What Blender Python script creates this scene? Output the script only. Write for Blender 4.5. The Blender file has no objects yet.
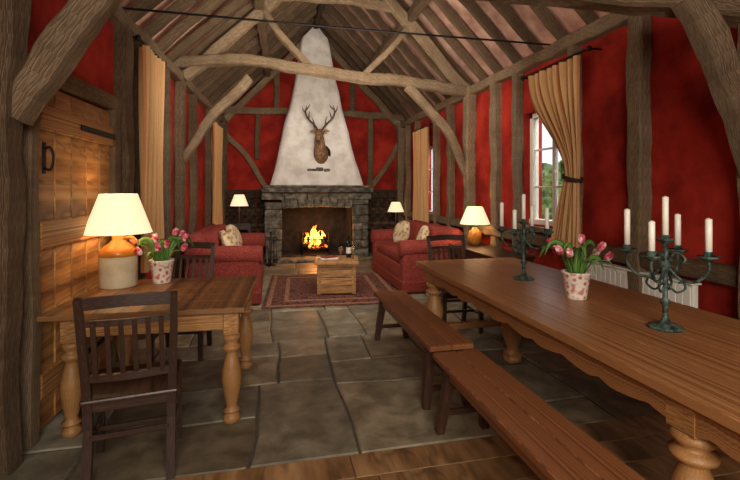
import bpy, bmesh, math, random
from mathutils import Vector as V, Matrix, Euler, noise
R=random.Random(11)
sc=bpy.context.scene
try:
    sc.view_settings.view_transform='Standard'
    sc.view_settings.look='None'
except Exception as e: print(e)
pi=math.pi
# ------------------------------------------------------------------ materials
def mk(name, cols, rough=.6, coord='Object', scale=(1,1,1), ns=5, detail=6, bump=.2, bd=.01, dist=0., metal=0., pos=(.38,.62), emis=None, kind='noise', rr=0.0, sheen=0, spec=.5, trans=0, coat=0, mot=0, mots=1.6, crack=0, cks=(13,.6,1)):
    m=bpy.data.materials.new(name); m.use_nodes=True
    nt=m.node_tree; N=nt.nodes; L=nt.links
    bs=N['Principled BSDF']; bs.inputs['Roughness'].default_value=rough; bs.inputs['Metallic'].default_value=metal
    bs.inputs['Specular IOR Level'].default_value=spec
    if coat: bs.inputs['Coat Weight'].default_value=coat; bs.inputs['Coat Roughness'].default_value=.25
    if sheen: bs.inputs['Sheen Weight'].default_value=sheen
    if trans: bs.inputs['Transmission Weight'].default_value=trans
    tc=N.new('ShaderNodeTexCoord'); mp=N.new('ShaderNodeMapping'); mp.inputs['Scale'].default_value=scale
    L.new(tc.outputs[coord],mp.inputs['Vector'])
    if kind=='noise':
        t=N.new('ShaderNodeTexNoise'); t.inputs['Scale'].default_value=ns; t.inputs['Detail'].default_value=detail; t.inputs['Distortion'].default_value=dist; t.inputs['Roughness'].default_value=.6
        fac=t.outputs['Fac']
    else:
        t=N.new('ShaderNodeTexVoronoi'); t.inputs['Scale'].default_value=ns; fac=t.outputs['Distance']
    L.new(mp.outputs['Vector'],t.inputs['Vector'])
    cr=N.new('ShaderNodeValToRGB'); e=cr.color_ramp.elements
    n=len(cols)
    for i,c in enumerate(cols):
        p=pos[0]+(pos[1]-pos[0])*i/max(1,n-1)
        if i<2: e[i].position=p; el=e[i]
        else: el=e.new(p)
        el.color=(*c,1)
    L.new(fac,cr.inputs['Fac'])
    at=N.new('ShaderNodeAttribute'); at.attribute_name='tint'
    def mul(a,bb):
        mx=N.new('ShaderNodeMix'); mx.data_type='RGBA'; mx.blend_type='MULTIPLY'; mx.inputs['Factor'].default_value=1
        L.new(a,mx.inputs['A']); L.new(bb,mx.inputs['B']); return mx.outputs['Result']
    col=mul(cr.outputs['Color'],at.outputs['Color'])
    hgt=fac
    if mot:
        t2=N.new('ShaderNodeTexNoise'); t2.inputs['Scale'].default_value=mots; t2.inputs['Detail'].default_value=7; t2.inputs['Roughness'].default_value=.65
        L.new(tc.outputs['Object'],t2.inputs['Vector'])
        mr2=N.new('ShaderNodeMapRange'); mr2.inputs['From Min'].default_value=.35; mr2.inputs['From Max'].default_value=.62; mr2.inputs['To Min'].default_value=1-mot; mr2.inputs['To Max'].default_value=1+mot*.35
        L.new(t2.outputs['Fac'],mr2.inputs['Value']); col=mul(col,mr2.outputs['Result'])
    if crack:
        mp3=N.new('ShaderNodeMapping'); mp3.inputs['Scale'].default_value=cks; L.new(tc.outputs['UV'],mp3.inputs['Vector'])
        t3=N.new('ShaderNodeTexNoise'); t3.inputs['Scale'].default_value=1.7; t3.inputs['Detail'].default_value=3; t3.inputs['Distortion'].default_value=.1; L.new(mp3.outputs['Vector'],t3.inputs['Vector'])
        mt=N.new('ShaderNodeMath'); mt.operation='SUBTRACT'; mt.inputs[1].default_value=.5; L.new(t3.outputs['Fac'],mt.inputs[0])
        ab=N.new('ShaderNodeMath'); ab.operation='ABSOLUTE'; L.new(mt.outputs[0],ab.inputs[0])
        mr3=N.new('ShaderNodeMapRange'); mr3.inputs['From Min'].default_value=.0; mr3.inputs['From Max'].default_value=.02; mr3.inputs['To Min'].default_value=1-crack; mr3.inputs['To Max'].default_value=1
        L.new(ab.outputs[0],mr3.inputs['Value']); col=mul(col,mr3.outputs['Result'])
        mm=N.new('ShaderNodeMath'); mm.operation='MULTIPLY'; L.new(fac,mm.inputs[0]); L.new(mr3.outputs['Result'],mm.inputs[1]); hgt=mm.outputs[0]
    L.new(col,bs.inputs['Base Color'])
    if emis: 
        bs.inputs['Emission Strength'].default_value=emis
        L.new(col,bs.inputs['Emission Color'])
    if rr:
        mr=N.new('ShaderNodeMapRange'); mr.inputs['To Min'].default_value=rough-rr; mr.inputs['To Max'].default_value=rough+rr
        L.new(fac,mr.inputs['Value']); L.new(mr.outputs['Result'],bs.inputs['Roughness'])
    if bump:
        b=N.new('ShaderNodeBump'); b.inputs['Strength'].default_value=bump; b.inputs['Distance'].default_value=bd
        L.new(hgt,b.inputs['Height']); L.new(b.outputs['Normal'],bs.inputs['Normal'])
    return m
def s(r,g,b):
    f=lambda x:(x/255/12.92) if x<=10 else ((x/255+.055)/1.055)**2.4
    return (f(r),f(g),f(b))
UVS=(13,.6,1); CK=(8,.25,1)
red=mk('red_plaster',[s(124,26,16),s(146,34,22),s(160,44,30)],.85,ns=2.2,bump=.5,bd=.025,mot=.2,mots=1.1,spec=.2)
white=mk('limewash',[s(224,218,208),s(240,235,226),s(248,245,238)],.85,ns=4,bump=.7,bd=.03,mot=.05,mots=2)
timber=mk('old_oak_timber',[s(60,45,32),s(122,99,75),s(170,145,114)],.85,'UV',UVS,1.3,6,.9,.02,.1,mot=.25,mots=4,crack=.75,cks=CK,spec=.2)
timberL=mk('limed_oak_timber',[s(82,64,48),s(150,125,97),s(196,172,138)],.85,'UV',UVS,1.3,6,.9,.02,.1,mot=.25,mots=4,crack=.75,cks=CK,spec=.2)
timberD=mk('dark_timber',[s(36,27,20),s(72,56,42),s(102,82,64)],.85,'UV',UVS,1.3,6,.8,.015,.1,mot=.3,crack=.6,cks=CK,spec=.2)
door_m=mk('door_pine',[s(132,84,42),s(180,128,72),s(208,158,98)],.6,'UV',(14,.16,1),1.2,3,.3,.006,0,crack=.4,cks=(5,.1,1))
oakT=mk('polished_oak',[s(112,70,38),s(158,108,64),s(186,138,88)],.42,'UV',(26,.4,1),1.3,6,.12,.003,.0,rr=.08,coat=.1,mot=.1,mots=3,crack=.3,cks=(11,.2,1))
benchM=mk('polished_elm',[s(82,45,26),s(134,82,48),s(162,108,68)],.4,'UV',(26,.4,1),1.3,6,.12,.003,.0,rr=.08,coat=.12,mot=.1,mots=3,crack=.35,cks=(11,.2,1))
topM=mk('worn_tabletop',[s(88,56,32),s(140,97,58),s(168,122,78)],.42,'UV',(16,.2,1),1.3,4,.12,.003,.0,coat=.12,mot=.06,mots=2,crack=.35,cks=(6,.1,1))
pine=mk('pine_legs',[s(124,82,43),s(170,121,70),s(198,151,96)],.48,'UV',(18,1.2,1),1.3,6,.12,.004,.1,mot=.2,mots=8,crack=.3)
darkw=mk('dark_stained_wood',[s(26,15,10),s(50,31,22),s(74,49,35)],.4,'UV',(20,1.4,1),1.3,6,.12,.004,.1)
flag=mk('flagstone',[s(92,86,70),s(130,123,103),s(160,152,130)],.5,'Object',(1,1,1),4.5,8,.45,.01,.4,pos=(.3,.7),rr=.1,mot=.14,mots=9)
mortar=mk('mortar',[s(70,64,54),s(88,82,70)],.9,ns=20)
plank=mk('plank_floor',[s(100,70,42),s(150,112,72),s(180,142,98)],.5,'UV',(14,.15,1),1.3,4,.25,.005,.0,crack=.45,cks=(6,.1,1))
roofp=mk('roof_plaster',[s(132,96,80),s(164,126,108),s(186,150,130)],.9,ns=2.5,bump=.3,bd=.01,mot=.15)
stone=mk('hearth_stone',[s(70,65,55),s(108,102,88),s(142,135,117)],.85,ns=9,detail=10,bump=.8,bd=.03,mot=.3,mots=5)
soot=mk('sooty_brick',[s(12,10,9),s(26,20,17),s(40,30,24)],.95,ns=8,bump=.6,bd=.02)
iron=mk('black_iron',[s(14,14,14),s(32,30,28)],.5,ns=20,metal=.6,bump=.1)
verd=mk('verdigris_iron',[s(32,42,38),s(60,78,70),s(98,118,106)],.6,ns=30,metal=.35,bump=.2,bd=.003)
wax=mk('candle_wax',[s(238,232,214),s(248,244,230)],.4,ns=5,bump=0)
sofaM=mk('red_sofa_fabric',[s(112,42,36),s(136,58,50),s(150,70,60)],.95,ns=60,detail=3,bump=.3,bd=.003,mot=.1,mots=3,spec=.2)
cream=mk('cream_cushion',[s(150,112,76),s(206,182,142),s(226,208,172)],.9,ns=14,bump=.2,bd=.004,kind='vor',pos=(.2,.7))
curt=mk('gold_curtain',[s(164,120,72),s(196,150,98),s(216,174,124)],.75,'UV',(30,1.2,1),1.2,5,.2,.006,mot=.06)
rugD=mk('rug_field',[s(34,14,16),s(84,26,28),s(124,76,58),s(54,28,34)],.95,ns=16,bump=.4,bd=.004,kind='vor',pos=(.1,.7))
rugR=mk('rug_border',[s(84,28,26),s(120,74,56),s(48,20,24)],.95,ns=24,bump=.4,bd=.004,kind='vor',pos=(.1,.7))
rugC=mk('rug_guard',[s(168,136,104),s(120,72,56)],.95,ns=40,bump=.3,bd=.004,kind='vor',pos=(.1,.7))
shade=mk('lampshade_linen',[s(255,226,176),s(255,236,196)],.8,ns=60,bump=.05,emis=.9)
shade2=mk('lampshade_linen_soft',[s(255,226,176),s(255,236,196)],.8,ns=60,bump=.05,emis=.8)
stonew=mk('stoneware_cream',[s(188,174,140),s(212,200,168)],.25,ns=5,bump=.05)
stonet=mk('stoneware_tan',[s(176,108,36),s(206,138,54)],.22,ns=5,bump=.05)
petal=mk('tulip_petal',[s(166,20,52),s(222,90,112),s(250,226,226)],.5,ns=22,bump=.1,pos=(.38,.6))
leaf=mk('tulip_leaf',[s(52,92,34),s(104,148,64)],.5,ns=9,bump=.1)
potM=mk('floral_pot',[s(176,60,70),s(236,222,204),s(244,236,222),s(206,130,120)],.35,ns=22,bump=.05,kind='vor',pos=(.12,.8))
hedge=mk('hedge_leaves',[s(60,96,40),s(120,156,80),s(176,200,124)],.8,ns=9,bump=.8,bd=.05)
whitep=mk('white_enamel',[s(226,222,212),s(238,234,226)],.4,ns=3,bump=0)
framew=mk('window_paint',[s(206,198,182),s(226,218,204)],.5,ns=3,bump=.1)
fur=mk('stag_fur',[s(84,56,34),s(140,104,68),s(176,142,104)],.9,ns=14,bump=.6,bd=.01,scale=(2,2,.7))
furL=mk('stag_muzzle',[s(46,34,26),s(70,54,42)],.8,ns=14,bump=.3)
antl=mk('antler',[s(50,34,24),s(104,78,54)],.6,ns=20,bump=.5,bd=.01)
blackg=mk('black_gloss',[s(8,8,8),s(12,12,12)],.1,ns=3,bump=0)
bott=mk('bottle_glass',[s(10,22,12),s(14,28,16)],.08,ns=3,bump=0)
glass=mk('clear_glass',[(1,1,1),(1,1,1)],.02,ns=3,bump=0,trans=1)
brass=mk('brass',[s(150,110,50),s(180,136,70)],.3,ns=8,metal=.9,bump=0)
flame=mk('fire_flame',[(1,.16,.01),(1,.36,.03),(1,.62,.14)],.5,ns=9,bump=0,emis=6)
ember=mk('embers',[(.02,.01,.01),(.9,.12,.01),(1,.4,.05)],.8,ns=14,bump=.3,emis=2.5,pos=(.4,.65))
bark=mk('log_bark',[s(30,20,14),s(70,50,36)],.9,ns=12,bump=.8,bd=.02)
grass=mk('grass',[s(60,92,36),s(96,124,54)],.9,ns=6)
book=mk('magazine',[s(200,190,176),s(226,220,208)],.4,ns=12,bump=0)
# ------------------------------------------------------------------ builder
def cat(pts,n):
    pts=[V(p) for p in pts]
    if len(pts)==2: return [pts[0].lerp(pts[1],i/n) for i in range(n+1)]
    P=[pts[0]*2-pts[1]]+pts+[pts[-1]*2-pts[-2]]; out=[]; k=len(pts)-1
    for i in range(n+1):
        t=i/n*k; j=min(int(t),k-1); t-=j
        a,b,c,d=P[j:j+4]
        out.append(.5*((2*b)+(c-a)*t+(2*a-5*b+4*c-d)*t*t+(3*b-a-3*c+d)*t**3))
    return out
def lerpl(l,t):
    x=t*(len(l)-1); j=min(int(x),len(l)-2) if len(l)>1 else 0
    if len(l)==1: return l[0]
    f=x-j; a,b=l[j],l[j+1]
    if isinstance(a,tuple): return tuple(p+(q-p)*f for p,q in zip(a,b))
    return a+(b-a)*f
class B:
    def __init__(s): s.v=[];s.f=[];s.m=[];s.uv=[];s.sm=[];s.t=[];s.mats=[];s.M=Matrix()
    def add(s,verts,faces,mat,uvs=None,smooth=False,tint=None):
        o=len(s.v)
        s.v+=[tuple(s.M@V(p)) for p in verts]
        if mat not in s.mats: s.mats.append(mat)
        k=s.mats.index(mat); tint=R.uniform(.86,1.08) if tint is None else tint
        for i,f in enumerate(faces):
            s.f.append([o+a for a in f]); s.m.append(k); s.sm.append(smooth); s.t.append(tint[i] if isinstance(tint,list) else tint)
            s.uv.append(uvs[i] if uvs else [(verts[a][0]+verts[a][1],verts[a][2]) for a in f])
    def box(s,c,sz,mat,rot=(0,0,0),bev=.004,seg=1,tint=None,jit=0,taper=None):
        bm=bmesh.new(); bmesh.ops.create_cube(bm,size=1)
        for v in bm.verts:
            k=1
            if taper and v.co.z<0: k=taper
            v.co=V((v.co.x*sz[0]*k,v.co.y*sz[1]*k,v.co.z*sz[2]))
            if jit: v.co+=V([R.uniform(-jit,jit) for _ in range(3)])
        if bev: bmesh.ops.bevel(bm,geom=bm.edges[:],offset=min(bev,min(sz)*.45),segments=seg,affect='EDGES',profile=.5)
        bm.normal_update()
        la=max(range(3),key=lambda i:sz[i]); ou,ov=R.random()*20,R.random()*20
        E=Euler(rot).to_matrix(); c=V(c); uvs=[]
        for f in bm.faces:
            na=max(range(3),key=lambda i:abs(f.normal[i])); ax=[i for i in range(3) if i!=na]
            if ax[0]==la: ax=ax[::-1]
            elif ax[1]!=la and sz[ax[0]]>sz[ax[1]]: ax=ax[::-1]
            uvs.append([(v.co[ax[0]]+ou,v.co[ax[1]]+ov) for v in f.verts])
        bm.verts.index_update()
        vs=[E@v.co+c for v in bm.verts]
        s.add(vs,[[v.index for v in f.verts] for f in bm.faces],mat,uvs,False,tint); bm.free()
    def lathe(s,prof,c,mat,seg=20,rot=(0,0,0),tint=None,smooth=True):
        c=V(c);E=Euler(rot).to_matrix(); vs=[];uvs=[];fs=[]; ou=R.random()*9
        for r,z in prof:
            for i in range(seg):
                a=2*pi*i/seg; vs.append(E@V((r*math.cos(a),r*math.sin(a),z))+c)
        for j in range(len(prof)-1):
            for i in range(seg):
                k=(i+1)%seg; fs.append([j*seg+i,j*seg+k,(j+1)*seg+k,(j+1)*seg+i])
                q=max(prof[j][0],.02)*2*pi/seg
                uvs.append([(i*q+ou,prof[j][1]),((i+1)*q+ou,prof[j][1]),((i+1)*q+ou,prof[j+1][1]),(i*q+ou,prof[j+1][1])])
        s.add(vs,fs,mat,uvs,smooth,tint)
    def tube(s,pts,rad,mat,seg=8,n=None,sec=None,ref=None,tint=None,smooth=True,cap=True,wob=0,sd=None):
        n=n or (len(pts)-1)*5; P=cat(pts,n); rad=rad if isinstance(rad,list) else [rad]
        if sec is None: sec=[(math.cos(2*pi*i/seg),math.sin(2*pi*i/seg)) for i in range(seg)]
        seg=len(sec); T=[(P[min(i+1,n)]-P[max(i-1,0)]).normalized() for i in range(n+1)]
        up=V(ref) if ref else V((0,0,1))
        if abs(T[0].dot(up.normalized()))>.95: up=V((0,1,0)) if abs(T[0].y)<.9 else V((1,0,0))
        vs=[];uvs=[];fs=[];L=0;ls=[]; sd=R.random()*100 if sd is None else sd; ou=R.random()*20;ov=R.random()*20
        per=[0]
        r0=lerpl(rad,.5); r0=r0 if isinstance(r0,tuple) else (r0,r0)
        for i in range(seg):
            a=sec[i];b=sec[(i+1)%seg]; per.append(per[-1]+math.hypot((b[0]-a[0])*r0[0],(b[1]-a[1])*r0[1]))
        for j in range(n+1):
            t=T[j]; side=t.cross(up).normalized(); up=side.cross(t).normalized()
            r=lerpl(rad,j/n); r=r if isinstance(r,tuple) else (r,r)
            if j: L+=(P[j]-P[j-1]).length
            ls.append(L)
            for (a,b) in sec:
                p=P[j]+side*a*r[0]+up*b*r[1]
                if wob:
                    q=noise.noise_vector(p*2.2+V((sd,0,0)))*wob+noise.noise_vector(p*7+V((sd,0,0)))*wob*.4
                    p=p+q
                vs.append(p)
        for j in range(n):
            for i in range(seg):
                k=(i+1)%seg; fs.append([j*seg+i,j*seg+k,(j+1)*seg+k,(j+1)*seg+i])
                uvs.append([(per[i]+ou,ls[j]+ov),(per[i+1]+ou,ls[j]+ov),(per[i+1]+ou,ls[j+1]+ov),(per[i]+ou,ls[j+1]+ov)])
        if cap:
            for o in (0,n*seg):
                f=[o+i for i in range(seg)]; fs.append(f); uvs.append([(vs[a][0],vs[a][2]) for a in f])
        s.add(vs,fs,mat,uvs,smooth,tint)
    def beam(s,pts,w,d,mat,wob=.018,ref=None,n=None,tint=None,ch=.22):
        c=1-ch; sec=[(1,-c),(1,0),(1,c),(c,1),(0,1),(-c,1),(-1,c),(-1,0),(-1,-c),(-c,-1),(0,-1),(c,-1)]
        ln=sum((V(pts[i+1])-V(pts[i])).length for i in range(len(pts)-1))
        wd=[(w/2,d/2)] if not isinstance(w,list) else [(a/2,b/2) for a,b in zip(w,d)]
        s.tube(pts,wd,mat,n=n or max(4,int(ln/.12)),sec=sec,ref=ref,wob=wob,smooth=False,tint=tint)
    def cush(s,c,sz,mat,rot=(0,0,0),e1=.55,e2=.35,nu=20,nv=12,tint=1):
        c=V(c);E=Euler(rot).to_matrix(); sp=lambda x,e:math.copysign(abs(x)**e,x); vs=[];fs=[]
        for j in range(nv+1):
            ph=-pi/2+pi*j/nv
            for i in range(nu):
                th=2*pi*i/nu
                vs.append(E@V((sz[0]/2*sp(math.cos(ph),e1)*sp(math.cos(th),e2),sz[1]/2*sp(math.cos(ph),e1)*sp(math.sin(th),e2),sz[2]/2*sp(math.sin(ph),e1)))+c)
        for j in range(nv):
            for i in range(nu):
                k=(i+1)%nu; fs.append([j*nu+i,j*nu+k,(j+1)*nu+k,(j+1)*nu+i])
        s.add(vs,fs,mat,None,True,tint)
    def sheet(s,fn,nu,nv,mat,smooth=True,sc_=(1,1),tint=1):
        vs=[fn(i/nu,j/nv) for j in range(nv+1) for i in range(nu+1)];fs=[];uvs=[];tt=[]
        for j in range(nv):
            for i in range(nu):
                a=j*(nu+1)+i; fs.append([a,a+1,a+nu+2,a+nu+1]); tt.append(tint(i) if callable(tint) else tint)
                uvs.append([(i/nu*sc_[0],j/nv*sc_[1]),((i+1)/nu*sc_[0],j/nv*sc_[1]),((i+1)/nu*sc_[0],(j+1)/nv*sc_[1]),(i/nu*sc_[0],(j+1)/nv*sc_[1])])
        s.add(vs,fs,mat,uvs,smooth,tt)
    def obj(s,name,loc=(0,0,0),rz=0,recalc=True,scale=1):
        me=bpy.data.meshes.new(name); me.from_pydata(s.v,[],s.f)
        for m in s.mats: me.materials.append(m)
        uvl=me.uv_layers.new(name='UVMap'); ca=me.color_attributes.new('tint','FLOAT_COLOR','CORNER')
        fl=[];fc=[]
        for u,t in zip(s.uv,s.t):
            t3=t if isinstance(t,tuple) else (t,t,t)
            for p in u: fl+=[p[0],p[1]]; fc+=[*t3,1]
        uvl.data.foreach_set('uv',fl); ca.data.foreach_set('color',fc)
        me.polygons.foreach_set('material_index',s.m); me.polygons.foreach_set('use_smooth',s.sm)
        if recalc:
            bm=bmesh.new(); bm.from_mesh(me); bmesh.ops.recalc_face_normals(bm,faces=bm.faces[:]); bm.to_mesh(me); bm.free()
        me.update(); o=bpy.data.objects.new(name,me); sc.collection.objects.link(o); o.location=loc; o.rotation_euler=(0,0,rz); o.scale=(scale,)*3; return o
# ------------------------------------------------------------------ room shell
XR=3.1; YF=10.3; YB=-2.5; EH=3.05; RH=5.35; RX=.97
def XL(y): return -1.57+.043*y
aL=-math.atan(.043)
def wallboxes(b,side,openings,y0,y1,h,mat,th=.25):
    ys=sorted(openings); cur=y0
    def seg(a,c,z0,z1):
        if c-a<.01 or z1-z0<.01: return
        if side=='R': b.box((XR+th/2,(a+c)/2,(z0+z1)/2),(th,c-a,z1-z0),mat,bev=0,tint=1)
        else:
            m=(a+c)/2; b.box((XL(m)-th/2,m,(z0+z1)/2),(th,c-a,z1-z0),mat,rot=(0,0,aL),bev=0,tint=1)
    for a,c,z0,z1 in ys:
        seg(cur,a,0,h); seg(a,c,0,z0); seg(a,c,z1,h); cur=c
    seg(cur,y1,0,h)
winR=[(4.08,4.98,1.08,2.45),(7.95,8.95,1.0,2.4)]
winL=[(4.95,5.7,1.0,2.5),(8.7,9.5,1.0,2.4)]
b=B(); wallboxes(b,'R',winR,YB,YF,EH,red); b.obj('wall_right')
b=B(); wallboxes(b,'L',winL,YB,YF,EH,red); b.obj('wall_left')
def gable(name,y,th,x0,x1):
    b=B(); P=[(x0,0),(x1,0),(x1,EH),(RX,RH+.05),(x0,EH)]
    vs=[(p[0],y,p[1]) for p in P]+[(p[0],y+th,p[1]) for p in P]
    fs=[[0,1,2,3,4],[5,6,7,8,9]]+[[i,(i+1)%5,5+(i+1)%5,5+i] for i in range(5)]
    b.add(vs,fs,red,tint=1); b.obj(name)
gable('wall_far',YF,.25,XL(YF)-.2,XR+.2); gable('wall_back',YB-.25,.25,XL(YB)-.2,XR+.2)
def window(name,side,o):
    y0,y1,z0,z1=o; b=B(); x=XR+.12 if side=='R' else XL((y0+y1)/2)-.12
    rt=(0,0,0) if side=='R' else (0,0,aL)
    ym=(y0+y1)/2; zm=(z0+z1)/2; w=y1-y0; h=z1-z0
    E=Euler(rt).to_matrix()
    def bx(dy,dz,sy,sz,sx=.05,mat=framew,t=None): 
        p=E@V((0,dy,0)); b.box((x+p.x,ym+p.y,zm+dz),(sx,sy,sz),mat,rot=rt,bev=.004,tint=t)
    bx(-w/2+.03,0,.06,h,.09);bx(w/2-.03,0,.06,h,.09);bx(0,h/2-.03,w,.06,.09);bx(0,-h/2+.03,w,.06,.12)
    bx(0,0,.05,h-.1);
    for k in(-1,1): bx(0,k*h/6,w-.1,.022,.03)
    bx(0,0,w-.1,h-.1,.004,glass,1)
    b.obj(name)
window('window_1','R',winR[0]);window('window_2','R',winR[1]);window('window_3','L',winL[0]);window('window_4','L',winL[1])
b=B()
def slope(side,y,t,off=0):
    x0=XR+.02 if side=='R' else XL(y)-.02
    return V((x0+(RX-x0)*t,y,EH+.1+(RH-EH-.1)*t-off))
for side in 'RL':
    v=[slope(side,YB,-.05,-.13),slope(side,YF+.2,-.05,-.13),slope(side,YF+.2,1,-.13),slope(side,YB,1,-.13)]
    b.add([tuple(p) for p in v]+[tuple(p+V((0,0,.05))) for p in v],[[0,1,2,3],[4,5,6,7],[0,1,5,4],[1,2,6,5],[2,3,7,6],[3,0,4,7]],roofp,tint=1)
b.obj('ceiling')
b=B()
y=YB+.3
while y<YF:
    for side in 'RL':
        p=slope(side,y,-.01);q=slope(side,y,1.0)
        b.beam([p,(p+q)/2+V((0,R.uniform(-.03,.03),0)),q],.08,.11,timber,wob=.018,tint=R.uniform(.6,.95))
    y+=.46
b.obj('rafters')
b=B()
for side in 'RL':
    p=[slope(side,yy,.5,.13) for yy in (YB,1,4.5,7.5,YF)]
    b.beam(p,.13,.15,timber,wob=.035)
    p=[(XR-.04,yy,3.04) for yy in (YB,2,6,YF)] if side=='R' else [(XL(yy)+.04,yy,3.04) for yy in (YB,2,6,YF)]
    b.beam(p,.15,.13,timberL,wob=.02)
b.beam([(RX,YB,RH-.08),(RX,YF,RH-.08)],.12,.2,timberD)
b.obj('purlins')
def truss(name,yl,yr,tie,hb,coll=4.35,lb=(1.95,.75),rb=(1.8,.65),bw=.12,td=.15,pl=([.1,.12,.14],[.13,.14,.16]),pr=([.14,.15,.18],[.15,.16,.2]),br=1,qs=1):
    b=B(); xl=XL(yl)
    b.beam(tie,td*.9,td,timberL,wob=.035)
    b.beam([(xl+.05,yl,0),(xl+.06,yl,1.5),(xl+.06,yl,3.1)],pl[0],pl[1],timber,wob=.025,ref=(0,1,0))
    b.beam([(XR-.06,yr,0),(XR-.08,yr,1.5),(XR-.06,yr,3.1)],pr[0],pr[1],timberL,wob=.025,ref=(0,1,0))
    if br:
        b.beam([(xl+.1,yl,lb[0]),(xl+.17+lb[1]*.32,yl-.01,(lb[0]+hb)/2+.0),(xl+.12+lb[1],yl,hb+.03)],[bw*.8,bw,bw*1.15],[.11]*3,timberL,wob=.035,ref=(0,1,0))
        b.beam([(XR-.1,yr,rb[0]),(XR-.16-rb[1]*.3,yr-.01,(rb[0]+hb)/2+.02),(XR-.12-rb[1],yr,hb+.03)],[bw*.8,bw,bw*1.15],[.11]*3,timberL,wob=.035,ref=(0,1,0))
    for xs,yy in ((xl+.12,yl),(XR-.12,yr)):
        b.beam([(xs,yy,3.05),((xs+RX)/2,yy,(3.05+RH)/2-.12),(RX,(yl+yr)/2,RH-.2)],.12,.15,timberL,wob=.03)
    ym=(yl+yr)/2; k=(coll-EH)/(RH-EH)
    if qs:
        b.beam([(xl+(RX-xl)*k,ym,coll-.1),(RX,ym,coll-.03),(XR+(RX-XR)*k,ym,coll-.1)],.1,.12,timberL,wob=.03)
        for sx in (-1,1):
            b.beam([(RX+sx*.35,ym,3.2),(RX+sx*.85,ym,3.7),(RX+sx*1.12,ym,4.1)],.09,.1,timberL,wob=.025,ref=(0,1,0))
    b.obj(name)
truss('roof_truss',2.74,2.2,[(-1.5,2.74,2.75),(.8,2.55,2.8),(3.1,2.2,2.66)],2.64,lb=(1.92,.44),rb=(1.62,.50),bw=.18,td=.19)
truss('roof_truss.001',6.45,6.4,[(-1.35,6.45,3.24),(-.3,6.42,3.31),(.9,6.4,3.2),(1.9,6.4,3.14),(3.1,6.4,3.03)],3.04,lb=(1.9,.85),rb=(1.7,.95))
truss('roof_truss.002',10.2,10.2,[(-1.2,10.2,3.25),(1,10.2,3.3),(3.1,10.2,3.25)],3.0,br=0,qs=0)
b=B(); b.tube([(-1.4,4.3,3.12),(.9,4.3,3.1),(3.1,4.3,3.1)],.011,iron); b.obj('iron_tie_rod')
def stud(b,side,y,z0=0,z1=3.0,w=.18,mat=timberL,dx=.05,lean=0):
    f=(lambda yy:XR-dx) if side=='R' else (lambda yy:XL(yy)+dx)
    b.beam([(f(y),y,z0),(f(y)+R.uniform(-.01,.01),y+R.uniform(-.03,.03),(z0+z1)/2),(f(y+lean),y+lean,z1)],w,.12,mat,wob=.025,ref=(1,0,0))
b=B()
for y,w in((3.16,.16),(3.98,.09),(5.05,.1),(5.62,.16),(7.2,.14),(7.88,.09),(9.0,.09),(9.7,.14)): stud(b,'R',y,w=w)
for y in(.2,1.3,-1): stud(b,'R',y)
b.obj('trim_1')
b=B()
for y,w in((4.42,.17),(4.86,.08),(5.78,.1),(7.3,.16),(8.6,.1),(9.6,.1)): stud(b,'L',y,w=w,mat=timber)
for y in(.5,1.8,-1): stud(b,'L',y)
b.obj('trim_2')
b=B(); b.beam([(XR-.06,YB,.93),(XR-.06,3,.92),(XR-.06,6.3,.92)],.1,.13,timber,wob=.008)
b.beam([(XR-.03,4.05,1.04),(XR-.03,5.0,1.04)],.16,.06,timberL,wob=.004); b.beam([(XR-.05,6.4,.95),(XR-.05,10.2,.95)],.09,.12,timberL,wob=.008)
b.obj('trim_3')
b=B(); b.box((XL(1)+.015,.6,.09),(.03,4.4,.18),darkw,rot=(0,0,aL)); b.obj('baseboard_left')
b=B(); b.box((XR-.015,4,.08),(.03,12,.16),darkw); b.obj('baseboard_right')
b=B()
for x,z0,z1,w in((-1.05,1.5,3.2,.14),(-.33,2.2,3.2,.1),(2.28,1.5,3.2,.12),(3.0,1.5,3.2,.12),(.1,3.3,4.4,.12),(1.85,3.3,4.4,.12)):
    b.beam([(x,YF-.05,z0),(x+.02,YF-.05,z1)],w,.1,timber,wob=.015,ref=(0,1,0))
b.beam([(-1.0,YF-.05,2.75),(-.55,YF-.05,2.25),(-.12,YF-.05,1.55)],.11,.09,timberL,ref=(0,1,0))
b.beam([(2.98,YF-.05,2.6),(2.7,YF-.05,2.1),(2.3,YF-.05,1.55)],.11,.09,timberL,ref=(0,1,0))
b.obj('trim_4')
b=B(); x=-1.12
while x<3.05:
    w=R.uniform(.16,.24)
    if not(-.2<x<2.0): b.box((x+w/2,YF-.02,.72),(w-.008,.03,1.44),timberD,tint=R.uniform(.6,.95))
    x+=w
b.box((-.65,YF-.035,1.47),(1.0,.06,.07),timberD); b.box((2.58,YF-.035,1.47),(1.0,.06,.07),timberD)
b.obj('trim_5')
# floor: corner-warped flagstones so the joints wander
b=B(); b.box((.8,(2.45+YF)/2,-.06),(5,YF-2.45+.4,.1),mortar,bev=0,tint=1)
slabs=[]
def split(x0,x1,y0,y1):
    w,h=x1-x0,y1-y0; mx=max(w,h)
    if mx>1.35 or (mx>.78 and w*h>.46 and R.random()<.88):
        k=R.choice([.33,.4,.5,.6,.67])+R.uniform(-.04,.04)
        if w>h*R.uniform(.75,1.25): split(x0,x0+w*k,y0,y1); split(x0+w*k,x1,y0,y1)
        else: split(x0,x1,y0,y0+h*k); split(x0,x1,y0+h*k,y1)
    else: slabs.append((x0,x1,y0,y1))
for a in range(4):
    ya=2.5+2*a; yb=ya+2
    k=.7+(.25 if a%2 else -.2)
    split(-1.8,k,ya,yb); split(k,3.2,ya,yb)
def warp(x,y):
    q=noise.noise_vector(V((x*.9,y*.9,3.3)))*.09+noise.noise_vector(V((x*3,y*3,7.7)))*.018
    return x+q.x,(max(y+q.y,2.465) if y>2.6 else 2.465)
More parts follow.
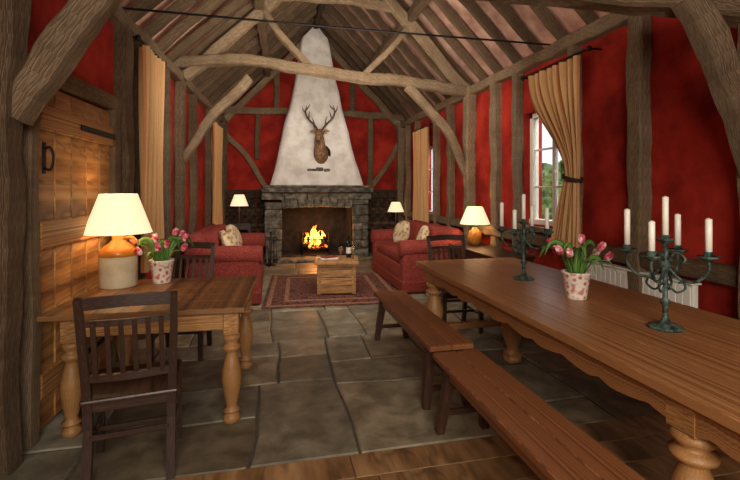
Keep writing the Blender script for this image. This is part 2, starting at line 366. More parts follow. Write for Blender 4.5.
for x0,x1,y0,y1 in slabs:
    g=.006; x0+=g;x1-=g;y0+=g;y1-=g; n=4
    o=[(x0+(x1-x0)*i/n,y0) for i in range(n)]+[(x1,y0+(y1-y0)*i/n) for i in range(n)]+[(x1-(x1-x0)*i/n,y1) for i in range(n)]+[(x0,y1-(y1-y0)*i/n) for i in range(n)]
    o=[warp(*p) for p in o]; cx=sum(p[0] for p in o)/len(o); cy=sum(p[1] for p in o)/len(o)
    if cy<2.5: cy=2.5
    inn=[]
    for a,c in o:
        d=math.hypot(a-cx,c-cy); k=1-.014/d; inn.append((cx+(a-cx)*k,cy+(c-cy)*k))
    dz=R.uniform(-.003,.001); m_=len(o)
    vs=[(a,c,-.012) for a,c in o]+[(a,c,dz) for a,c in inn]
    t=R.choice([.56,.68,.8,.9,1.0,1.1]); wm=R.uniform(-.04,.09)
    b.add(vs,[[m_+i for i in range(m_)]]+[[i,(i+1)%m_,m_+(i+1)%m_,m_+i] for i in range(m_)],flag,tint=(t*(1+wm),t,t*(1-wm)))
y=2.46;
while y>YB:
    w=R.uniform(.16,.22); x=-1.8-R.uniform(0,2)
    while x<XR:
        l=R.uniform(2.4,4)
        b.box((x+l/2,y-w/2,-.02),(l-.004,w-.005,.04),plank,bev=.003,tint=R.uniform(.78,1.1)); x+=l
    y-=w
b.obj('floor')
# door
def mkdoor():
    b=B(); y0,y1=3.02,4.14; n=5; w=(y1-y0)/n
    for i in range(n):
        y=y0+w*(i+.5); b.box((XL(y)+.03,y,1.09),(.035,w-.014,2.14),door_m,rot=(0,0,aL),bev=.006,tint=R.uniform(.8,1.1))
    ym=(y0+y1)/2
    b.box((XL(ym)+.012,ym,1.09),(.01,y1-y0,2.14),darkw,rot=(0,0,aL),bev=0,tint=.6)
    for z,h in((.3,.16),(1.22,.18),(1.95,.16)): b.box((XL(ym)+.062,ym,z),(.03,y1-y0-.03,h),door_m,rot=(0,0,aL),bev=.008,tint=.85)
    for y,w in((y0-.05,.08),(y1+.08,.12)): b.beam([(XL(y)+.04,y,0),(XL(y)+.04,y,2.25)],w,.09,timberL,wob=.01,ref=(1,0,0))
    b.beam([(XL(y0)+.04,y0-.1,2.24),(XL(y1)+.04,y1+.16,2.24)],.1,.12,timberL,wob=.012)
    yh=y0+.10; x=XL(yh)+.05
    b.box((x-.002,yh,1.70),(.008,.045,.2),iron); b.tube([(x,yh,1.76),(x+.035,yh,1.765),(x+.05,yh,1.70),(x+.035,yh,1.63),(x,yh,1.635)],.008,iron)
    b.box((XL(y1-.3)+.082,y1-.3,.3),(.008,.62,.045),iron,rot=(0,0,aL)); b.box((XL(y1-.3)+.082,y1-.3,1.95),(.008,.62,.045),iron,rot=(0,0,aL))
    b.obj('door_1')
mkdoor()
# ------------------------------------------------------------------ fireplace
b=B(); cx=.97
for sx,x0,x1 in((-1,-.15,.2),(1,1.72,2.07)):
    z=0
    while z<1.22:
        h=R.uniform(.14,.26); h=min(h,1.3-z)
        if R.random()<.5: b.box(((x0+x1)/2,9.86,z+h/2),(x1-x0,.84,h-.008),stone,bev=.02,seg=2,jit=.006,tint=R.uniform(.7,1.1))
        else:
            k=R.uniform(.4,.6)*(x1-x0)
            b.box((x0+k/2,9.86,z+h/2),(k-.006,.84,h-.008),stone,bev=.02,seg=2,jit=.006,tint=R.uniform(.7,1.1))
            b.box((x0+k+(x1-x0-k)/2,9.86,z+h/2),(x1-x0-k-.006,.84,h-.008),stone,bev=.02,seg=2,jit=.006,tint=R.uniform(.7,1.1))
        z+=h
n=9
for i in range(n):
    w=(1.72-.2)/n; x=.2+w*(i+.5); k=(i-(n-1)/2)/n
    b.box((x,9.8,1.2+.03*(1-4*k*k)),(w-.006,.7,.19),stone,rot=(0,k*.35,0),bev=.015,jit=.004,tint=R.uniform(.8,1.15))
for x in(.02,.5,.97,1.44,1.9): b.box((x,9.82,1.37),(.47,.78,.15),stone,bev=.02,seg=2,jit=.005,tint=R.uniform(.75,1.1))
b.box((.97,9.80,1.5),(2.36,.98,.1),stone,bev=.02,seg=2,tint=.85)
b.box((.97,9.83,1.575),(2.24,.9,.05),stone,bev=.015,tint=1.0)
b.box((.97,10.2,.65),(1.6,.1,1.3),soot,bev=0,tint=1)
b.box((.97,9.5,.03),(2.3,.7,.06),stone,bev=.015,tint=.9)
b.box((.97,9.9,.06),(1.5,.6,.06),soot,bev=.01,tint=1.4)
for x in(.215,1.705): b.box((x,9.9,.62),(.03,.7,1.2),soot,bev=0,tint=1.5)
S=[(1.6,1.02,9.46),(1.72,.985,9.50),(2.0,.91,9.58),(2.4,.82,9.67),(2.8,.74,9.75),(3.3,.61,9.82),(3.9,.485,9.9),(4.5,.38,9.95),(4.95,.32,9.98),(5.25,.05,10.05)]
T=[]
for i in range(len(S)-1):
    for k in range(3):
        f=k/3; T.append(tuple(a+(c-a)*f for a,c in zip(S[i],S[i+1])))
T.append(S[-1]); S=T
vs=[];fs=[];ns=12
for z,hw,yf in S:
    ring=[(cx-hw,YF)]+[(cx-hw,(YF+yf)/2)]+[(cx-hw+.03,yf+.02)]+[(cx-hw+2*hw*i/ns,yf) for i in range(1,ns)]+[(cx+hw-.03,yf+.02)]+[(cx+hw,(YF+yf)/2)]+[(cx+hw,YF)]
    for p in ring:
        q=noise.noise_vector(V((p[0],p[1],z))*2)*.03+noise.noise_vector(V((p[0],p[1],z))*6)*.01
        vs.append((p[0]+q.x,min(p[1]+q.y,YF),z))
k=ns+5
for j in range(len(S)-1):
    for i in range(k-1): fs.append([j*k+i,j*k+i+1,(j+1)*k+i+1,(j+1)*k+i])
fs.append([i for i in range(k)])
b.add(vs,fs,white,tint=1,smooth=True)
for x,z,w,h in((.84,1.93,.2,.06),(1.01,1.95,.16,.08),(1.17,1.93,.14,.06)): b.box((x,9.565,z),(w,.05,h),stone,bev=.015,jit=.008,tint=1.2)
b.obj('stone_fireplace')
b=B()
for i in range(7): b.tube([(-.27+.09*i,-.12,.10),(-.27+.09*i,-.13,.34)],.009,iron,n=2)
for z in(.12,.33): b.tube([(-.29,-.13,z),(.29,-.13,z)],.012,iron,n=2); b.tube([(-.29,.15,z),(.29,.15,z)],.012,iron,n=2)
for x in(-.29,.29):
    for y in(-.13,.15): b.tube([(x,y,0),(x,y,.44)],.014,iron,n=2); b.lathe([(.001,.46),(.025,.45),(.03,.43),(.02,.41)],(x,y,.03),iron,10)
    b.tube([(x,-.13,.12),(x,.15,.12)],.012,iron,n=2)
for i in range(7): b.tube([(-.27+.09*i,-.13,.12),(-.27+.09*i,.15,.12)],.008,iron,n=2)
b.tube([(-.26,-.02,.2),(.26,.05,.22)],.055,bark,seg=10,wob=.01);b.tube([(-.24,.08,.24),(.22,-.04,.3)],.05,bark,seg=10,wob=.01);b.tube([(-.18,.02,.34),(.22,.06,.36)],.04,bark,seg=10,wob=.01)
for i in range(22): b.cush((R.uniform(-.25,.25),R.uniform(-.08,.1),R.uniform(.14,.24)),(.07,.07,.05),ember,rot=(R.random(),R.random(),R.random()),nu=8,nv=5)
for i in range(26):
    x=R.uniform(-.22,.22); y=R.uniform(-.08,.1); h=R.uniform(.16,.44)*(1-abs(x)*1.6); l=R.uniform(-.04,.04)
    b.tube([(x,y,.20),(x+l,y,.20+h*.4),(x-l*.5,y,.20+h*.75),(x+l,y,.20+h)],[.022,.026,.014,.002],flame,seg=7,n=8)
b.obj('fire_grate',(.93,9.75,.09))
# ------------------------------------------------------------------ stag
b=B()
b.lathe([(.001,-.03),(.2,-.03),(.22,0),(.001,.0)],(0,.08,.08),darkw,20,rot=(pi/2,0,0))
b.tube([(0,.1,.05),(0,-.04,.10),(0,-.16,.26),(0,-.2,.42),(0,-.19,.50)],[(.17,.24),(.16,.21),(.12,.14),(.10,.11),(.07,.07)],fur,seg=16,n=16,wob=.008)
b.tube([(0,-.10,.50),(0,-.18,.52),(0,-.28,.46),(0,-.38,.38),(0,-.46,.32)],[(.07,.07),(.095,.10),(.078,.085),(.052,.055),(.046,.045)],fur,seg=16,n=16)
b.cush((0,-.475,.312),(.085,.06,.07),furL,e1=1,e2=1)
b.tube([(0,-.24,.40),(0,-.38,.31),(0,-.45,.285)],[.035,.03,.03],fur,seg=8)
for sx in(-1,1):
    b.cush((sx*.078,-.25,.50),(.03,.04,.034),blackg,e1=1,e2=1); b.cush((sx*.024,-.503,.325),(.016,.012,.02),blackg,e1=1,e2=1,nu=8,nv=6)
    b.tube([(sx*.07,-.14,.54),(sx*.14,-.14,.58),(sx*.22,-.16,.57)],[(.02,.02),(.022,.045),(.004,.006)],fur,seg=10,n=8)
    A=[(sx*.045,-.16,.59),(sx*.13,-.12,.72),(sx*.27,-.10,.86),(sx*.33,-.12,1.0),(sx*.30,-.15,1.16)]
    b.tube(A,[.026,.022,.02,.017,.006],antl,seg=9,n=20,wob=.003)
    for p0,p1,p2 in(((.06,-.15,.62),(.12,-.26,.66),(.14,-.30,.76)),((.13,-.12,.73),(.14,-.22,.80),(.18,-.25,.90)),((.26,-.10,.86),(.24,-.18,.95),(.22,-.2,1.03)),((.32,-.12,.98),(.38,-.14,1.06),(.40,-.15,1.14)),((.31,-.14,1.06),(.25,-.18,1.12),(.22,-.2,1.18))):
        b.tube([(sx*p0[0],*p0[1:]),(sx*p1[0],*p1[1:]),(sx*p2[0],*p2[1:])],[.015,.012,.003],antl,seg=7,n=8)
b.obj('stag_head_mount',(1.04,9.60,2.22),rz=-.25,scale=.95)
# ------------------------------------------------------------------ sofas
def sofa(name,loc,rz,L=2.05):
    b=B(); D=1.0
    b.cush((0,0,.22),(D-.06,L-.06,.36),sofaM,e1=.12,e2=.08,nu=48)
    b.box((0,0,.1),(D-.04,L-.04,.17),sofaM,bev=.02,seg=2,tint=.9)
    for sy in(-1,1):
        y=sy*(L/2-.13)
        b.box((.02,y,.33),(D-.1,.2,.6),sofaM,bev=.05,seg=3,tint=1)
        b.tube([(D/2-.02,y+sy*.0,.64),(-D/2+.05,y,.66)],[.125,.125],sofaM,seg=18,n=3,tint=1)
        b.cush((D/2-.02,y,.64),(.05,.25,.25),sofaM,e1=1,e2=1)
    b.tube([(-D/2+.14,-L/2+.1,.80),(-D/2+.14,L/2-.1,.80)],[.13],sofaM,seg=18,n=4,tint=1)
    b.box((-D/2+.13,0,.46),(.22,L-.2,.72),sofaM,bev=.05,seg=3,tint=1)
    w=(L-.5)/2
    for k in(-.5,.5):
        b.cush((.1,k*w,.47),(D-.3,w-.01,.2),sofaM,e1=.35,e2=.2,nu=32)
        b.cush((-.18,k*w,.72),(.24,w-.02,.46),sofaM,rot=(0,-.15,0),e1=.5,e2=.3,nu=32)
    b.cush((.02,-w*.72,.74),(.14,.42,.42),cream,rot=(.2,-.35,.25),e1=.75,e2=.45,nu=28)
    b.cush((.02,w*.70,.74),(.14,.42,.42),cream,rot=(-.2,-.35,-.2),e1=.75,e2=.45,nu=28)
    for sx in(-1,1):
        for sy in(-1,1): b.lathe([(.001,0),(.025,0),(.035,.04),(.03,.06)],(sx*(D/2-.1),sy*(L/2-.1),-.0),darkw,10)
    b.obj(name,loc,rz)
sofa('sofa',(-.62,6.88,0),0); sofa('sofa.001',(2.30,7.05,0),pi)
# ------------------------------------------------------------------ rug / coffee table
b=B()
def ring(x0,x1,y0,y1,z,m): b.box(((x0+x1)/2,(y0+y1)/2,z/2),(x1-x0,y1-y0,z),m,bev=.002,tint=1)
ring(-.95,.95,-1.1,1.1,.008,rugR);ring(-.90,.90,-1.05,1.05,.0095,rugC);ring(-.84,.84,-.99,.99,.011,rugR);ring(-.68,.68,-.82,.82,.0125,rugC);ring(-.62,.62,-.76,.76,.014,rugD)
b.obj('persian_rug',(.88,6.75,0.001),rz=-.06)
b=B()
b.box((0,0,.225),(.52,.5,.41),pine,bev=.006,tint=.95)
for sx in(-1,1):
    for sy in(-1,1): b.box((sx*.245,sy*.235,.22),(.06,.06,.42),pine,bev=.006)
for z in (.13,.25): b.box((0,-.2515,z),(.44,.008,.006),darkw,bev=0)
for i in range(4): b.box((-.235+.157*i,0,.455),(.155,.6,.045),pine,bev=.006)
b.obj('pine_box_table',(.93,6.42,.016),rz=-.16)
def bottle(loc):
    b=B(); b.lathe([(.001,0),(.037,0),(.038,.02),(.038,.19),(.03,.225),(.014,.25),(.013,.31),(.016,.312),(.015,.325),(.001,.325)],(0,0,0),bott,20)
    b.lathe([(.0386,.06),(.0386,.15)],(0,0,0),book,20); b.obj('wine_bottle',loc)
def wglass(loc,nm):
    b=B(); b.lathe([(.001,0),(.034,.002),(.006,.008),(.005,.08),(.02,.1),(.036,.13),(.038,.16),(.03,.2),(.028,.2),(.036,.16),(.033,.13),(.001,.1)],(0,0,0),glass,20); b.obj(nm,loc)
bottle((1.12,6.5,.494)); wglass((.98,6.36,.494),'wine_glass'); wglass((1.16,6.34,.494),'wine_glass.001')
b=B(); b.box((0,0,.01),(.26,.2,.02),book,rot=(0,0,.2)); b.box((.01,0,.028),(.2,.15,.016),sofaM,rot=(0,0,.4)); b.obj('magazine_stack',(.8,6.42,.494))
# ------------------------------------------------------------------ tables
def turned(b,x,y,H,mat,r=.05,blk=.10,hb=.16):
    b.box((x,y,H-hb/2),(blk,blk,hb),mat,bev=.006)
    h=H-hb
    pr=[(.001,0),(.62,0),(.9,.02),(.95,.07),(.7,.10),(.55,.115),(.85,.13),(.95,.15),(.6,.17),(.55,.2),(.75,.27),(.95,.38),(1.08,.5),(1.0,.6),(.72,.72),(.55,.78),(.6,.80),(.95,.83),(1.0,.86),(.7,.885),(.55,.9),(.9,.94),(.95,.97),(.8,1.0),(.001,1.0)]
    b.lathe([(a*r,z*h) for a,z in pr],(x,y,0),mat,22)
b=B(); W,D=1.18,1.04
n=5
for i in range(n): b.box((0,-D/2+D/n*(i+.5),.742),(W,D/n-.002,.036),topM,bev=.004,tint=R.uniform(.9,1.08))
lx=(-W/2+.15,W/2-.09)
for x in lx:
    b.box((x,0,.66),(.03,D-.26,.12),pine)
    for sy in(-1,1): turned(b,x,sy*(D/2-.09),.724,pine,.058,.095,.15)
for sy in(-1,1): b.box(((lx[0]+lx[1])/2,sy*(D/2-.09),.66),(lx[1]-lx[0]-.08,.03,.12),pine)
b.obj('farmhouse_table',(-.735,3.43,0),rz=-.045)
b=B(); x0,x1,y0,y1=1.46,2.6,.85,4.38; H=.76; W=x1-x0;L=y1-y0;xc=(x0+x1)/2;yc=(y0+y1)/2
for i in range(4): b.box((-W/2+W/4*(i+.5),0,H-.022),(W/4-.0015,L-.24,.044),oakT,bev=.003,tint=R.uniform(.88,1.08))
for sy in(-1,1): b.box((0,sy*(L/2-.06),H-.022),(W,.12,.044),oakT,bev=.004)
def apron(xx):
    n=140; a=y0+.12-yc; c=y1-.12-yc; vs=[];fs=[];uvs=[]
    for i in range(n+1):
        t=i/n; yy=a+(c-a)*t; ph=(t*6)%1
        d=.085+.035*abs(math.sin(ph*pi))**.6-.02*(math.exp(-((ph-.5)/.08)**2))
        for dx,z in((-.013,H-.044),(.013,H-.044),(.013,H-.044-d),(-.013,H-.044-d)): vs.append((xx+dx,yy,z))
    for i in range(n):
        for k in range(4):
            l=(k+1)%4; fs.append([i*4+k,i*4+l,(i+1)*4+l,(i+1)*4+k]); uvs.append([(vs[q][2]+vs[q][0],vs[q][1]) for q in fs[-1]])
    fs+= [[0,1,2,3],[n*4,n*4+1,n*4+2,n*4+3]]; uvs+=[[(vs[q][0],vs[q][2]) for q in f] for f in fs[-2:]]
    b.add(vs,fs,oakT,uvs,False,.95)
apron(-W/2+.06); apron(W/2-.06)
for sy in(-1,1): b.box((0,sy*(L/2-.14),H-.1),(W-.16,.026,.11),oakT)
for yy in(1.37,4.12):
    for xx in(-W/2+.11,W/2-.11): turned(b,xx,yy-yc,H-.044,pine,.085,.13,.13)
    b.box((0,yy-yc,.14),(W-.3,.05,.06),oakT)
turned(b,.03,3.5-yc,H-.044,pine,.085,.13,.13); b.box((.03,3.5-yc,.045),(.12,.12,.09),pine,bev=.01)
b.obj('refectory_table',(xc,yc,0))
def bench(name,x0,x1,y0,y1,H=.46):
    b=B(); W=x1-x0;L=y1-y0
    for k in(-.5,.5): b.box((k*W/2,0,H-.02),(W/2-.002,L,.038),benchM,bev=.006,tint=R.uniform(.9,1.08))
    for sy in(-1,1):
        yy=sy*(L/2-.16)
        b.box((0,yy,H-.08),(W-.06,.03,.08),benchM)
        for sx in(-1,1):
            b.tube([(sx*(W/2-.06),yy,H-.04),(sx*(W/2-.01),yy+sy*.06,0.0)],[(.032,.032),(.024,.024)],darkw,sec=[(1,1),(-1,1),(-1,-1),(1,-1)],n=2,smooth=False,tint=1.6)
        b.box((0,yy+sy*.045,.13),(W-.06,.025,.035),darkw,tint=1.5)
    for sx in(-1,1): b.box((sx*(W/2-.05),0,H-.075),(.022,L-.3,.07),benchM)
    b.obj(name,((x0+x1)/2,(y0+y1)/2,0))
bench('bench',1.02,1.34,2.76,4.4); bench('bench.001',1.0,1.32,.75,2.66)
def chair(name,loc,rz,H=.98):
    b=B(); w,d=.43,.41
    sq=[(1,1),(-1,1),(-1,-1),(1,-1)]
    for sx in(-1,1):
        b.tube([(sx*.19,-d/2-.02,0),(sx*.19,-d/2+.03,.3),(sx*.195,-d/2+.02,.5),(sx*.205,-d/2-.03,.75),(sx*.21,-d/2-.09,H)],[(.021,.021),(.021,.021),(.019,.019),(.016,.018)],darkw,sec=sq,n=12,smooth=False,ref=(0,1,0))
        b.tube([(sx*.205,d/2-.03,0),(sx*.205,d/2-.03,.44)],[(.018,.018),(.023,.023)],darkw,sec=sq,n=2,smooth=False,ref=(0,1,0))
        b.box((sx*.2,0,.2),(.02,d-.04,.028),darkw); b.box((sx*.2,0,.405),(.022,d-.05,.05),darkw)
    b.box((0,d/2-.03,.405),(.39,.022,.05),darkw); b.box((0,-d/2+.03,.405),(.36,.022,.05),darkw)
    b.box((0,.02,.2),(.39,.02,.028),darkw); b.box((0,-d/2+.01,.26),(.36,.018,.03),darkw)
    b.box((0,.01,.442),(w+.02,d+.03,.026),darkw,bev=.01,seg=2,tint=1.25)
    def yb(z): return -d/2+.02-(z-.5)*.21 if z>.5 else -d/2+.02
    for z,h in((H-.03,.06),(H-.13,.03),(.56,.035)):
        b.tube([(-.225 if z>H-.05 else -.2,yb(z),z),(0,yb(z)-.02,z+(.012 if z>H-.05 else 0)),(.225 if z>H-.05 else .2,yb(z),z)],[(.011,h/2)],darkw,sec=sq,n=8,smooth=False)
    for i in range(6):
        x=-.15+.06*i; b.tube([(x,yb(.56)-.012,.56),(x,yb(H-.06)-.014,H-.12)],[(.011,.007)],darkw,sec=sq,n=3,smooth=False,ref=(0,1,0))
    b.obj(name,loc,rz)
chair('dining_chair',(-.735,2.66,0),.14); chair('dining_chair.001',(-.80,4.30,0),pi-.1); chair('dining_chair.002',(1.93,4.42,0),pi)
# ------------------------------------------------------------------ lamps
def lamp(name,loc,shr,sht,shh,z0,p,sm,base='jar'):
    b=B()
    if base=='jar':
        b.lathe([(.001,0),(.125,0),(.132,.012),(.132,.2),(.13,.235)],(0,0,0),stonew,32,tint=1)
        b.lathe([(.13,.235),(.135,.24),(.128,.27),(.105,.31),(.06,.34),(.045,.36),(.05,.385),(.035,.395),(.001,.395)],(0,0,0),stonet,32,tint=1)
        b.tube([(.05,0,.37),(.1,0,.37),(.11,0,.32)],.013,stonet,tint=1); z=.395
    elif base=='tan':
        b.lathe([(.001,0),(.06,0),(.085,.05),(.1,.12),(.085,.19),(.05,.22),(.03,.25),(.001,.26)],(0,0,0),stonet,24,tint=.8); z=.25
    else:
        b.lathe([(.001,0),(.07,0),(.075,.015),(.02,.04),(.015,.1),(.03,.14),(.015,.18),(.012,z0),(.001,z0)],(0,0,0),darkw,20); z=z0-.02
    b.lathe([(.015,z-.01),(.015,z+.08),(.03,z+.09),(.035,z+.13),(.02,z+.16),(.001,z+.165)],(0,0,0),brass,12)
    b.lathe([(shr,z0),(sht,z0+shh)],(0,0,0),sm,40,tint=1); b.lathe([(shr-.004,z0),(sht-.004,z0+shh)],(0,0,0),sm,40,tint=1)
    for a in range(3):
        an=a*2.094; b.tube([(0,0,z0+shh-.04),(math.cos(an)*sht,math.sin(an)*sht,z0+shh-.01)],.003,brass,n=2,seg=5)
    b.obj(name,loc,recalc=False)
    l=bpy.data.lights.new(name+'_bulb','POINT'); l.energy=p; l.color=(1,.68,.36); l.shadow_soft_size=.03
    o=bpy.data.objects.new(name+'_bulb',l); sc.collection.objects.link(o); o.location=(loc[0],loc[1],loc[2]+z0+shh*.45)
lamp('stoneware_lamp',(-1.15,3.72,.761),.235,.13,.30,.41,15,shade)
lamp('table_lamp',(-.68,9.75,.801),.19,.1,.24,.36,11,shade2,'st')
lamp('table_lamp.001',(2.78,9.75,.661),.19,.1,.22,.34,11,shade2,'st')
lamp('table_lamp.002',(2.8,5.75,.721),.21,.11,.24,.3,15,shade2,'tan')
def stable(name,loc,w,d,h,rz=0):
    b=B(); b.box((0,0,h-.015),(w,d,.03),darkw,bev=.006,seg=2); b.box((0,0,h-.08),(w-.06,d-.06,.1),darkw)
    b.box((0,0,.18),(w-.07,d-.07,.02),darkw)
    for sx in(-1,1):
        for sy in(-1,1): b.tube([(sx*(w/2-.04),sy*(d/2-.04),h-.03),(sx*(w/2-.04),sy*(d/2-.04),0)],[(.022,.022),(.016,.016)],darkw,sec=[(1,1),(-1,1),(-1,-1),(1,-1)],n=2,smooth=False)
    b.obj(name,loc,rz)
stable('side_table',(-.68,9.75,0),.5,.45,.8); stable('side_table.001',(2.75,9.75,0),.5,.45,.66); stable('console_table',(2.76,5.3,0),.5,1.4,.72)
# ------------------------------------------------------------------ tulips
def tulips(name,loc,seed):
    r=random.Random(seed); b=B()
    b.lathe([(.001,0),(.062,0),(.066,.01),(.09,.17),(.096,.175),(.094,.185),(.086,.18),(.08,.15),(.001,.15)],(0,0,0),potM,28,tint=1)
    for i in range(11):
        a=i*2*pi/11+r.uniform(-.2,.2); l=r.uniform(.3,1)*.19; h=r.uniform(.29,.42)-l*.4
        p=V((math.cos(a)*l,math.sin(a)*l,h)); q=V((math.cos(a)*.03,math.sin(a)*.03,.14))
        b.tube([q,q.lerp(p,.5)+V((0,0,.05)),p],.0045,leaf,seg=6,n=8)
        d=V((math.cos(a)*.8*l/.17,math.sin(a)*.8*l/.17,1)).normalized(); E=d.to_track_quat('Z','Y').to_euler()
        b.lathe([(.001,0),(.015,.006),(.022,.024),(.023,.04),(.017,.058),(.010,.066),(.001,.03)],p,petal,12,rot=E,tint=1)
        for k in range(3):
            an=k*2.09; m=E.to_matrix(); o=p+m@V((math.cos(an)*.010,math.sin(an)*.010,.034))
            b.cush(o,(.03,.03,.07),petal,rot=E,e1=1,e2=1,nu=10,nv=8)
    for i in range(13):
        a=i*2*pi/13+r.uniform(-.2,.2); l=r.uniform(.1,.2); h=r.uniform(.24,.36)
        c,s_=math.cos(a),math.sin(a)
        b.tube([(c*.03,s_*.03,.13),(c*l*.5,s_*l*.5,h),(c*l,s_*l,h+.02),(c*l*1.25,s_*l*1.25,h-.06)],[(.008,.003),(.02,.003),(.016,.003),(.001,.001)],leaf,seg=6,n=10)
    b.obj(name,loc)
tulips('potted_tulips',(2.03,2.63,.76),3); tulips('potted_tulips.001',(-.86,3.80,.76),5)
# ------------------------------------------------------------------ candelabra
def candelabra(name,loc,rz):
    b=B()
    b.lathe([(.001,0),(.085,0),(.088,.008),(.07,.018),(.03,.03),(.02,.05),(.012,.07)],(0,0,0),verd,24)
    b.lathe([(.014,.06),(.013,.12),(.022,.13),(.026,.145),(.014,.16),(.012,.3),(.024,.315),(.03,.335),(.022,.355),(.013,.37),(.012,.44),(.02,.455),(.04,.47),(.045,.478),(.02,.48),(.02,.5),(.001,.5)],(0,0,0),verd,16)
    b.lathe([(.001,.48),(.0155,.485),(.0155,.70),(.004,.708),(.001,.70)],(0,0,0),wax,14,tint=1)
    for k in range(4):
        a=rz+k*pi/2+.35; c,s_=math.cos(a),math.sin(a); rr=.19
        b.tube([(c*.01,s_*.01,.33),(c*.07,s_*.07,.27),(c*.14,s_*.14,.27),(c*rr,s_*rr,.33),(c*rr,s_*rr,.38)],.008,verd,seg=8,n=20)
        b.tube([(c*.012,s_*.012,.24),(c*.05,s_*.05,.20),(c*.09,s_*.09,.225),(c*.08,s_*.08,.26),(c*.06,s_*.06,.25)],.006,verd,seg=6,n=16)
        b.tube([(c*.012,s_*.012,.36),(c*.05,s_*.05,.41),(c*.09,s_*.09,.38),(c*.075,s_*.075,.35)],.006,verd,seg=6,n=14)
        b.lathe([(.006,.375),(.022,.385),(.05,.40),(.052,.407),(.02,.402),(.02,.43),(.001,.43)],(c*rr,s_*rr,0),verd,16)
        zt=.60+.03*math.sin(k*2)
        b.lathe([(.001,.41),(.0155,.412),(.0155,zt),(.004,zt+.008),(.001,zt)],(c*rr,s_*rr,0),wax,14,tint=1)
    b.obj(name,loc)
candelabra('candelabra',(2.06,1.96,.76),.1); candelabra('candelabra.001',(2.04,3.29,.76),.3)
# ------------------------------------------------------------------ curtains
def curtain(name,side,ya,yb,zt,zb,tie=None,folds=7):
    b=B(); sg=-1 if side=='R' else 1
    def base(y): return XR if side=='R' else XL(y)
    def fn(u,v):
        y=ya+(yb-ya)*u; z=zt+(zb-zt)*v; amp=.05
        if tie:
            ty,tz,hw=tie; tv=(tz-zt)/(zb-zt)
            k=math.sin(min(v/tv,1)*pi/2)**2.2 if v<tv else 1-.35*((v-tv)/(1-tv))**.8
            y=y*(1-k)+(ty+(u-.5)*hw*2)*k; amp=.05*(1-.5*k)
        return (base(y)+sg*(.15+amp*math.sin(u*folds*2*pi)+.012*math.sin(u*31+v*5)),y,z)
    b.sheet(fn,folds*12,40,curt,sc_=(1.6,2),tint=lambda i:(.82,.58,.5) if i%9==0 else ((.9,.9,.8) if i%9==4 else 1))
    if tie:
        ty,tz,hw=tie; pts=[(base(ty)+sg*(.15+.075*math.sin(a)),ty+math.cos(a)*(hw+.02),tz+.03*math.cos(a)) for a in [i*2*pi/12 for i in range(13)]]
        b.tube(pts,[(.008,.022)],timberD,n=24)
    y0,y1=min(ya,yb)-.12,max(ya,yb)+.12
    b.tube([(base(y0)+sg*.15,y0,zt+.03),(base(y1)+sg*.15,y1,zt+.03)],.012,iron,n=3)
    for y in(y0,y1):
        b.lathe([(.001,-.03),(.02,-.02),(.026,0),(.02,.02),(.001,.03)],(base(y)+sg*.15,y,zt+.03),iron,12)
        b.tube([(base(y)+sg*.15,y,zt+.03),(base(y)+sg*.01,y,zt+.03)],.008,iron,n=2)
    b.obj(name,recalc=False)
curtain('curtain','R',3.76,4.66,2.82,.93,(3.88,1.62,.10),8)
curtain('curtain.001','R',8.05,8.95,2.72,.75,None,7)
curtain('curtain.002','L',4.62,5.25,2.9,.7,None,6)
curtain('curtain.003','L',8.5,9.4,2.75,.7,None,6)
b=B(); b.box((0,0,.55),(.05,1.35,.5),whitep,bev=.01,seg=2,tint=1)
for i in range(22): b.box((-.027,-.63+.06*i,.55),(.008,.052,.46),whitep,bev=.003,tint=1)
b.box((.0,0,.81),(.09,1.37,.015),whitep,tint=1)
for sy in(-1,1): b.tube([(0,sy*.6,.3),(0,sy*.6,0)],.012,whitep,n=2)
b.obj('radiator',(XR-.07,3.3,0))
b=B(); b.lathe([(.001,0),(.11,0),(.11,.015),(.02,.03),(.012,.05),(.012,.62),(.03,.65),(.001,.68)],(0,0,0),iron,16)
b.tube([(-.1,0,.55),(.1,0,.55)],.007,iron,n=2)
for x in(-.1,-.03,.05,.1): b.tube([(x,-.02,.57),(x*1.1,-.03,.1)],.006,iron,n=2); b.box((x*1.1,-.03,.09),(.05,.02,.08),iron)
b.obj('fire_iron_stand',(-.02,9.0,0))
b=B(); b.box((1,4,-.4),(60,60,.2),grass,bev=0,tint=1); b.obj('ground')
b=B()
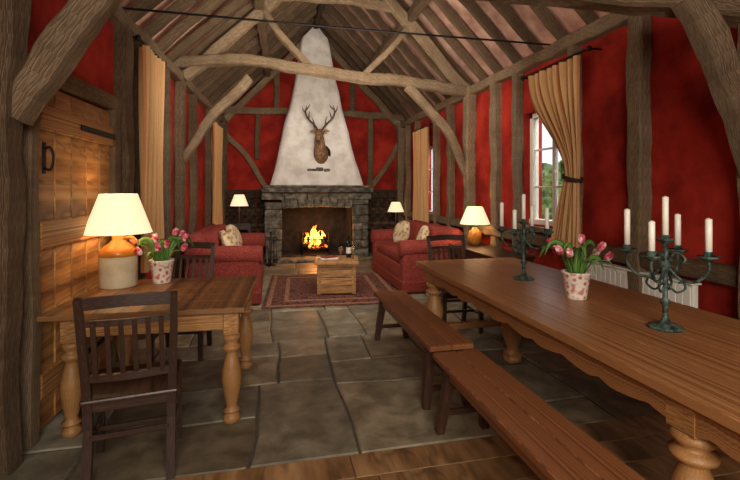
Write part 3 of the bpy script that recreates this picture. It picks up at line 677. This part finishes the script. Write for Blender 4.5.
for i in range(26):
    x=R.choice([-6,8])+R.uniform(-1,1); y=R.uniform(0,14)
    b.tube([(x,y,-.3),(x,y+R.uniform(-.5,.5),R.uniform(1.4,2.4))],[R.uniform(.9,1.3),.5],hedge,seg=12,n=8,wob=.5)
b.obj('hedge')
# ------------------------------------------------------------------ lights
def area(name,loc,target,size,p,col):
    l=bpy.data.lights.new(name,'AREA'); l.shape='RECTANGLE'; l.size,l.size_y=size; l.energy=p; l.color=col
    o=bpy.data.objects.new(name,l); sc.collection.objects.link(o); o.location=loc
    o.rotation_euler=(V(target)-V(loc)).to_track_quat('-Z','Y').to_euler()
warm=(1,.9,.77)
area('fill_rear',(.2,-1.6,2.3),(1.4,4,1.0),(2.0,1.4),168,warm)  # added fill light behind the camera, not a lamp of the room
area('fill_mid',(.9,4.7,2.9),(.9,9.5,1.5),(2.0,.8),88,warm)  # added mid-room fill for the far end, turned so the camera misses it
area('fill_roof',(.9,3.6,2.3),(.9,4.6,5),(1.5,2.0),50,(1,.87,.72))  # added fill aimed upward to brighten the roof, no such fitting there
area('fill_roof_far',(.9,7.5,2.3),(.9,8.0,5),(1.5,2.0),28,(1,.87,.72))  # second added roof fill towards the far end, unseen from below
l=bpy.data.lights.new('fire_glow','POINT'); l.energy=30; l.color=(1,.42,.12); l.shadow_soft_size=.12
o=bpy.data.objects.new('fire_glow',l); sc.collection.objects.link(o); o.location=(.93,9.5,.6)
for n_,x,y,z,rx in(('daylight_right',XR+1.8,4.2,3.6,1),('daylight_right_far',XR+1.8,8.2,3.6,1),('daylight_left',-3.2,5.3,3.6,-1)):
    area(n_,(x,y,z),(x-rx*2.4,y+.2,1.2),(1.2,1.2),160,(.95,.97,1))
w=bpy.data.worlds.new('world'); sc.world=w; w.use_nodes=True
bg=w.node_tree.nodes['Background']; bg.inputs[0].default_value=(.9,.95,1,1); bg.inputs[1].default_value=1.3
cd=bpy.data.cameras.new('camera'); cam=bpy.data.objects.new('camera',cd); sc.collection.objects.link(cam)
cam.location=(0,0,1.5); cam.rotation_euler=(pi/2,0,-math.atan(98/440)); cd.sensor_width=36; cd.lens=440/740*36; cd.shift_y=-50/740; cd.clip_start=.05
sc.camera=cam
